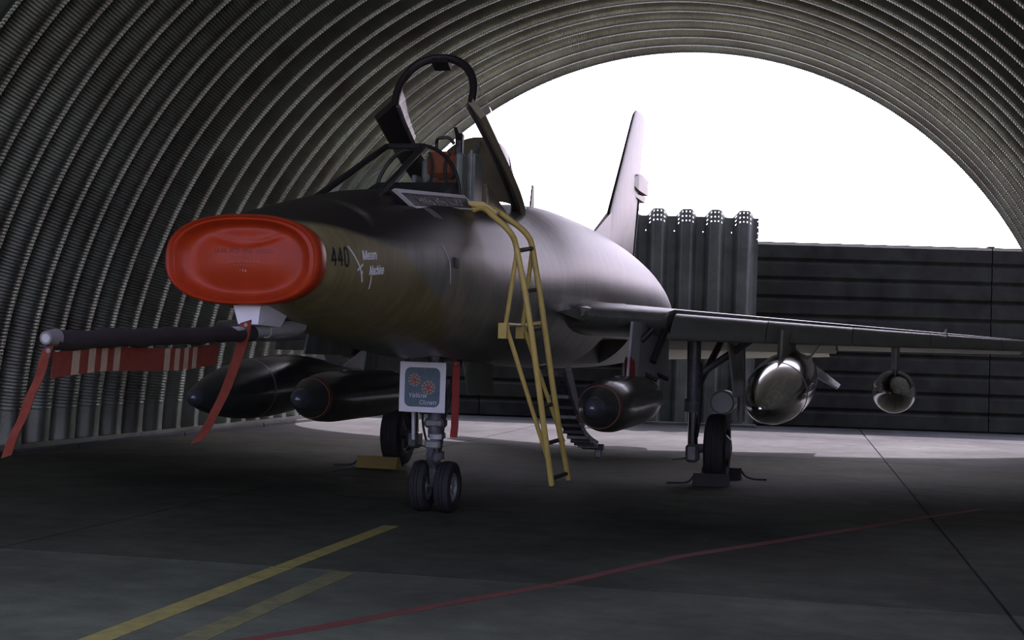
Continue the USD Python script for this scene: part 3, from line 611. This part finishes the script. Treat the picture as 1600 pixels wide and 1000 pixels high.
# ------------------------------------------------------------------ THINGS ON AND UNDER THE AIRCRAFT
# red intake cover
cov = thing('intake_cover', 'red rubber intake plug filling the oval nose intake', 'cover', air(0.0, 0.0, 1.825), AIR[2])
na = 96; aa = np.linspace(0, 2 * PI, na, endpoint=False)
cx, cz = np.sign(np.cos(aa)) * np.abs(np.cos(aa)) ** (2 / 2.45), np.sign(np.sin(aa)) * np.abs(np.sin(aa)) ** (2 / 2.45)
rings = []
for r, y in ((.93, .04), (1.0, .03), (1.012, -.02), (1.012, -.06), (.995, -.085), (.97, -.095), (.945, -.088), (.93, -.078), (.91, -.08), (.885, -.086), (.865, -.078), (.82, -.045), (.76, -.022), (.70, -.018), (.62, -.026), (.54, -.036), (.46, -.045), (.38, -.053), (.30, -.059), (.22, -.063), (.14, -.066), (.05, -.067)):
    ring = []
    for c, q in zip(cx, cz):
        X, Z, Y = .482 * r * c, .262 * r * q, y
        if r < .85:
            zc = .098 + .9 * X * X
            Y += .020 * math.exp(-((Z - zc) / .017) ** 2) * math.exp(-(X / .20) ** 6)      # the curved crease across the upper half
            Y += .10 * max(0, -Z - .02) * (1 - r / .85)                                        # the lower half falls back
        ring.append((X, Y, Z))
    rings.append(ring)
part(cov, 'plug', loft(rings), 'cover_red', smooth=50)
def on_cover(txt, h, x0, z0, m, sx=1.0):
    t = meshkit.text_mesh(txt, h, .0025); v = t.vertices; w = (v[:, 0].max() + v[:, 0].min()) / 2
    X, Z = (v[:, 0] - w) * sx + x0, v[:, 1] + z0
    rr = np.sqrt((X / .482) ** 2 + (Z / .262) ** 2); Yc = np.interp(rr, [.05, .14, .22, .30, .38, .46, .54, .62, .70], [-.067, -.066, -.063, -.059, -.053, -.045, -.036, -.026, -.018]) + .10 * np.maximum(0, -Z - .02) * (1 - rr / .85)
    t.vertices = np.stack([X, Yc - v[:, 2] - .001, Z], 1)
    t.invert(); part(cov, 'lettering', t, m, smooth=False, kind='stuff' if len(txt) > 1 and h < .02 else None)
on_cover('DUBLYES  FOL  ENDS', .026, .0, .040, 'cover_print', 1.0)
on_cover('- - - - - - -', .016, .0, .008, 'cover_print'); on_cover('- - - -  - - - - -', .013, .01, -.016, 'cover_pale', 1.3); on_cover('- - - - - - - -', .012, .02, -.036, 'cover_pale', 1.2); [on_cover(t_, .016, x_, -.070, 'cover_pale') for t_, x_ in (('-', -.012), ('5', .006), ('4', .022))]

# sleeve, banner and streamers of the pitot boom
slv = thing('boom_sleeve', 'dark cloth sleeve drawn over the pitot boom in front of the nose', 'cover', air(0, .1, 1.40), AIR[2])
ss = np.linspace(0, -2.06, 26)
def boom_z(s): return .015 + (s) * .0375
part(slv, 'sleeve', tube([(.004 * math.sin(7 * s), s, boom_z(s) - .012 + .004 * math.sin(11 * s)) for s in ss], [.045 + .004 * math.sin(i * 1.7) for i in range(26)], 16), 'sleeve')
part(slv, 'tip_cap', tube([(0, -2.04, boom_z(-2.04)), (0, -2.12, boom_z(-2.12))], [.042, .03], 16), 'cap_grey')
def cloth(pts, wid, th_=.004, wave=0.0, seed=0, sag=None, n=30):
    """a ribbon along a path, lying in the vertical plane or turned by 'wid' vectors"""
    P = smooth_path(pts, max(4, n // max(1, len(pts) - 1))); k = len(P); W = np.array(wid, float); nrm = np.cross(np.gradient(P, axis=0), W); nrm /= np.linalg.norm(nrm, axis=1, keepdims=True)
    t = np.linspace(0, 1, k); off = (wave * np.sin(t * 17 + seed))[:, None] * nrm
    P = P + off
    return loft([[p - W / 2 - q * th_ / 2, p + W / 2 - q * th_ / 2, p + W / 2 + q * th_ / 2, p - W / 2 + q * th_ / 2] for p, q in zip(P, nrm)])
ban = thing('warning_banner', 'long red banner with two groups of white bars hung below the pitot boom', 'banner', air(0, .1, 1.30), AIR[2])
s_a, s_b = -.42, -2.06
edges = [(0, .115, 'streamer_red')]
bars = [(.115, .165), (.225, .275), (.32, .37), (.42, .47), (.80, .845), (.885, .93), (.97, 1.015), (1.055, 1.10)]
pos = 0.0; segs = []
for b0, b1 in bars:
    segs += [(pos, b0, 'streamer_red'), (b0, b1, 'streamer_bar')]; pos = b1
segs.append((pos, 1.30, 'streamer_red'))
def ban_pt(t):
    s = s_b + (s_a - s_b) * (t / 1.30); return s, boom_z(s) + .10 - .1675 + .012 * math.sin(t * 5)
for t0, t1, m in segs:
    P = [(.008 * math.sin(t * 9) - .004, ban_pt(t)[0], ban_pt(t)[1] + .045) for t in np.linspace(t0, t1, 6)]
    part(ban, 'white_bar' if 'bar' in m else 'red_cloth', loft([[(x - .002, s, z - .058), (x + .002, s, z - .058), (x + .002, s + (.012), z + .058), (x - .002, s + .012, z + .058)] for x, s, z in P]), m, smooth=False)
def streamer(name, label, s, pts, w, m, seed):
    t = thing(name, label, 'streamer', air(0, s, pts[0][2]), AIR[2], group=None)
    part(t, 'ribbon', cloth([(x, y, z - pts[0][2]) for x, y, z in pts], w, .004, .006, seed, n=24), m, smooth=40)
    part(t, 'eyelet', moved(lathe([(-.004, .012), (.004, .012)], 10), pts[0][0], pts[0][1] - .005, -.02), 'gear_grey')
streamer('warning_streamer', 'red streamer slanting down from the far forward tip of the pitot boom', -1.98, [(-.005, 0, 1.30), (-.06, 0, 1.14), (-.125, -.01, .97), (-.19, -.02, .80)], (.052, .0, .018), 'streamer_red', 0)
streamer('warning_streamer', 'red streamer slanting down from the boom mount just below the red intake plug', .02, [(.03, -.06, 1.47), (.01, -.07, 1.33), (-.07, -.07, 1.10), (-.155, -.08, .90), (-.25, -.08, .76)], (.07, 0, .022), 'streamer_red', 2)
streamer('warning_streamer', 'dark red strap hanging straight down beside the nose wheel strut', 3.5, [(.23, 0, 1.26), (.235, 0, 1.0), (.232, .01, .80), (.228, .01, .64)], (.062, 0, .001), 'strap_red', 4)

# squadron sign hung before the nose strut
sg_ = thing('emblem_sign', 'white square sign with a blue panel, two blossoms and lettering, hung before the nose strut', 'sign', air(-.033, 3.44, .835), AIR[2])
part(sg_, 'board', merge(box(-.197, .197, 0, .012, 0, .41, .003)), 'sign_white', smooth=False)
import shapely.geometry as sgeo
def front(poly, d, y=-.0005):
    e = trimesh.creation.extrude_polygon(poly, d, engine='earcut'); v = e.vertices; e.vertices = np.stack([v[:, 0], y - v[:, 2], v[:, 1]], 1)
    if e.volume < 0: e.invert()
    return e
part(sg_, 'blue_panel', front(sgeo.box(-.10, .095, .10, .315).buffer(.05), .0015), 'sign_blue', smooth=False)
for cx_, cy_, r_ in ((-.068, .262, .05), (.052, .203, .055)):
    part(sg_, 'blossom', front(sgeo.Point(cx_, cy_).buffer(r_ * .55), .0022), 'blossom_red', smooth=False)
    part(sg_, 'petals', merge(*[front(sgeo.Point(cx_ + rr * math.cos(a + .3 * k), cy_ + rr * math.sin(a + .3 * k)).buffer(r_ * .17), .003) for k, rr, m_n in ((0, r_ * .92, 11), (1, r_ * .5, 6)) for a in np.linspace(0, 2 * PI, m_n, endpoint=False)]), 'blossom', smooth=False)
for txt, x0, y0, h_, sx in (('Yellow', -.118, .120, .036, 1.0), ('Clown', -.025, .065, .036, 1.0)):
    t = meshkit.text_mesh(txt, h_, .001); v = t.vertices.copy(); t.vertices = np.stack([v[:, 0] * sx + x0 + .15 * v[:, 1], -.0022 - v[:, 2], v[:, 1] + y0], 1); t.invert()
    part(sg_, 'lettering', t, 'sign_text', smooth=False, kind='stuff')
part(sg_, 'hanger', tube([(-.15, .006, .40), (-.15, .15, .47)], .006, 6), 'gear_grey'); part(sg_, 'hanger', tube([(.15, .006, .40), (.10, .15, .47)], .006, 6), 'gear_grey')

# stores
def pylon(x, s0, s1, z0, z1, t_=.055, m='camo'):
    return part(jet, 'pylon', hull([(x + sx * w, s, z) for sx in (-1, 1) for w, s, z in ((.012, s0, z0), (t_, s0 + .25, z0), (t_, s1 - .4, z0), (.012, s1, z0), (.012, s0 + .18, z1), (t_, s0 + .42, z1), (t_, s1 - .4, z1), (.012, s1, z1))]), m, smooth=False)
p1 = pylon(1.28, 5.55, 8.1, 1.12, 1.68, m='grey_paint'); part(p1, 'red_patch', merge(*[hull([(1.28 + sx * .02, s, z) for s, z in ((5.55, 1.14), (5.57, 1.35), (5.72, 1.15), (5.66, 1.33))] + [(1.28 + sx * .05, s, z) for s, z in ((5.70, 1.14), (5.66, 1.30))]) for sx in (-1, 1)]), 'strap_red')
pylon(-1.42, 5.75, 8.1, 1.12, 1.68); pylon(2.585, 7.0, 9.0, 1.30, 1.67); pylon(-2.585, 7.0, 9.0, 1.26, 1.67); pylon(3.725, 8.75, 10.6, 1.295, 1.66, .045); pylon(-3.725, 8.75, 10.6, 1.295, 1.66, .045)
for q in [((1.28, 6.3 + k, 1.2), (1.28 + x * .17, 6.3 + k, 1.12), .02) for x in (-1, 1) for k in (0, .75)] + [((1.34, 5.95, 1.5), (1.44, 6.0, 1.62), .03), ((1.40, 6.3, 1.3), (1.5, 6.5, 1.66), .035)]:
    part(p1, 'sway_brace', tube([q[0], q[1]], q[2], 8), 'dark_frame')
def bomb(label, x, s, z, pitch):
    b = thing('bomb', label, 'bomb', air(x, s, z), AIR[2], group=None)
    Tn = lambda m: turned(m, pitch, (1, 0, 0))
    part(b, 'casing', Tn(lathe([(.10, .098), (.14, .115), (.30, .172), (.55, .222), (.80, .238), (2.0, .238), (2.35, .225), (2.8, .17), (3.2, .095), (3.25, .09)], 40)), 'bomb_olive')
    part(b, 'nose_fuze', Tn(lathe([(-.03, .001), (-.025, .035), (.0, .062), (.05, .086), (.10, .099), (.12, .10)], 32)), 'bomb_nose')
    part(b, 'band', Tn(lathe([(.325, .178), (.325, .183), (.37, .195), (.37, .19)], 40)), 'bomb_band')
    [part(b, 'lug', Tn(box(-.03, .03, y, y + .1, .22, .255, .01)), 'gear_grey', smooth=False) for y in (1.15, 1.85)]
bomb('dark olive bomb with a brown nose band, between the boarding ladder and near main wheel', 1.28, 3.90, .905, .012)
bomb('dark olive bomb under the far wing, its tip shining left of the square sign', -1.42, 4.12, .87, .012)
def drop_tank(label, x, s, z, pitch, toe, m='tank_metal', word='polished metal tank body'):
    b = thing('drop_tank', label, 'fuel tank', air(x, s, z), AIR[2])
    Tn = lambda m: turned(turned(m, pitch, (1, 0, 0)), toe, (0, 0, 1))
    part(b, 'tank_body', Tn(lathe([(.07, .080), (.3, .152), (.6, .218), (.95, .272), (1.3, .302), (1.7, .315), (2.1, .312), (2.5, .292), (2.9, .255), (3.3, .205), (3.7, .150), (4.1, .10), (4.4, .065), (4.5, .001)], 56)), m, smooth=60, label=word)
    part(b, 'nose_cap', Tn(lathe([(0, .001), (.002, .022), (.02, .052), (.05, .072), (.08, .085), (.085, .080)], 40)), 'tank_metal' if m == 'tank_metal' else 'bomb_nose', smooth=60)
    part(b, 'seam_ring', Tn(lathe([(1.27, .296), (1.27, .302), (1.30, .304), (1.30, .299)], 56)), 'gear_grey')
    for k in range(4):
        part(b, 'tail_fin', Tn(turned(hull([(q, y, r) for q in (-.012, .012) for y, r in ((3.75, .10), (4.55, .02), (4.62, .48), (4.25, .48))]), PI / 4 + k * PI / 2 - .12, (0, 1, 0))), 'fin_white', smooth=False, label='white tail fin' if k == 0 else None)
    part(b, 'tail_cone', Tn(lathe([(4.05, .108), (4.35, .078), (4.62, .05), (4.66, .001)], 24)), 'fin_white')
drop_tank('polished drop tank with white tail fins under the wing outboard of the near main wheel', 2.53, 5.33, .909, .103, -.041)
drop_tank('dark drop tank under the far wing, its nose tip shining behind the striped banner', -2.60, 4.42, .83, .05, .02, 'bomb_olive', 'dark painted tank body')
def canister(label, x, s, z):
    b = thing('fire_bomb', label, 'bomb', air(x, s, z), AIR[2])
    part(b, 'casing', lathe([(.05, .05), (.10, .085), (.22, .145), (.4, .195), (.65, .232), (.9, .243), (2.4, .243), (2.8, .22), (3.2, .15), (3.5, .06), (3.52, .001)], 48), 'tank_metal', smooth=60)
    part(b, 'nose_cap', lathe([(-.01, .001), (0, .025), (.03, .045), (.06, .058)], 24), 'tank_metal', smooth=60)
    [part(b, 'lug', box(-.03, .03, y, y + .1, .23, .26, .01), 'gear_grey', smooth=False) for y in (1.2, 1.9)]
canister('small polished round-nosed canister under the outer wing, rightmost of the stores', 3.717, 8.0, 1.055)

# boarding ladder hooked over the cockpit sill (aircraft axes)
lad = thing('boarding_ladder', 'tall yellow boarding ladder hooked on the cockpit sill', 'ladder', air(1.0, 3.5, 0.0), AIR[2])
LO = np.array([1.0, 3.5, 0])
def lp(P): return [np.array(p) - LO for p in P]
Ar = [(.40, 3.16, 2.44), (.50, 3.145, 2.475), (.62, 3.10, 2.40), (.78, 3.06, 2.257), (.86, 2.925, 2.123), (1.06, 3.492, .305)]
Br = [(.38, 3.16, 2.44), (.42, 3.147, 2.505), (.50, 3.236, 2.499), (.70, 3.349, 2.389), (.82, 3.432, 2.275), (.87, 3.37, 2.178), (1.06, 4.113, .304)]
part(lad, 'rail', tube(lp(smooth_path(Ar, 5)), .024, 12), 'ladder_yellow'); part(lad, 'rail', tube(lp(smooth_path(Br, 5)), .024, 12), 'ladder_yellow')
part(lad, 'hook_plate', hull(lp([(l, s, z + d) for l, s, z in ((.40, 3.10, 2.495), (.52, 3.12, 2.49), (.62, 3.16, 2.43), (.40, 3.24, 2.495), (.52, 3.26, 2.49), (.62, 3.27, 2.43)) for d in (0, .03)])), 'ladder_yellow', smooth=False)
A0_, A1_, B0_, B1_ = (np.array(v) for v in (Ar[4], Ar[5], Br[5], Br[6]))
for t in (0.0, .17, .33, .49, .66, .82, .975):
    part(lad, 'rung', tube(lp([A0_ + (A1_ - A0_) * t, B0_ + (B1_ - B0_) * t]), .017, 10), 'rung')
PA, PB, SA, SB = (np.array(v) for v in ((.76, 3.03, 1.56), (.76, 3.57, 1.57), (1.03, 3.434, .521), (1.02, 4.049, .616)))
part(lad, 'strut', tube(lp([A0_, PA]), .018, 10), 'ladder_yellow'); part(lad, 'strut', tube(lp([B0_, PB]), .018, 10), 'ladder_yellow')
part(lad, 'strut', tube(lp([PA, SA]), .018, 10), 'ladder_yellow'); part(lad, 'strut', tube(lp([PB, SB]), .018, 10), 'ladder_yellow')
part(lad, 'spacer_bar', tube(lp([PA, PB, B0_ + (B1_ - B0_) * .31]), .016, 10), 'ladder_yellow')
for p in (PA, PB):
    part(lad, 'pad', hull(lp([p + np.array([a, b, c]) for a in (-.045, .02) for b in (-.05, .05) for c in (-.11, .01)])), 'ladder_yellow', smooth=False)

# wheel chocks
def chock(label, x, s, w, m, rot=0):
    c = thing('wheel_chock', label, 'chock', air(x, s), AIR[2] + rot)
    part(c, 'block', hull([(q, y, z) for q in (-w, w) for y, z in ((-.12, 0), (.08, 0), (.075, .05), (.0, .13), (-.06, .13))]), m, smooth=False)
    part(c, 'rope', tube(smooth_path([(-w, -.03, .10), (-w - .06, -.05, .03), (-w - .16, -.02, .012), (-w - .28, -.06, .012)]), .010, 6), 'chock_dark')
chock('dark wedge chock in front of the near main wheel', 1.85, 7.70, .19, 'chock_dark'); chock('dark wedge chock behind the near main wheel', 1.85, 8.66, .22, 'chock_dark', PI); chock('yellowish wedge chock in front of the far main wheel', -1.90, 7.66, .24, 'chock_yellow')
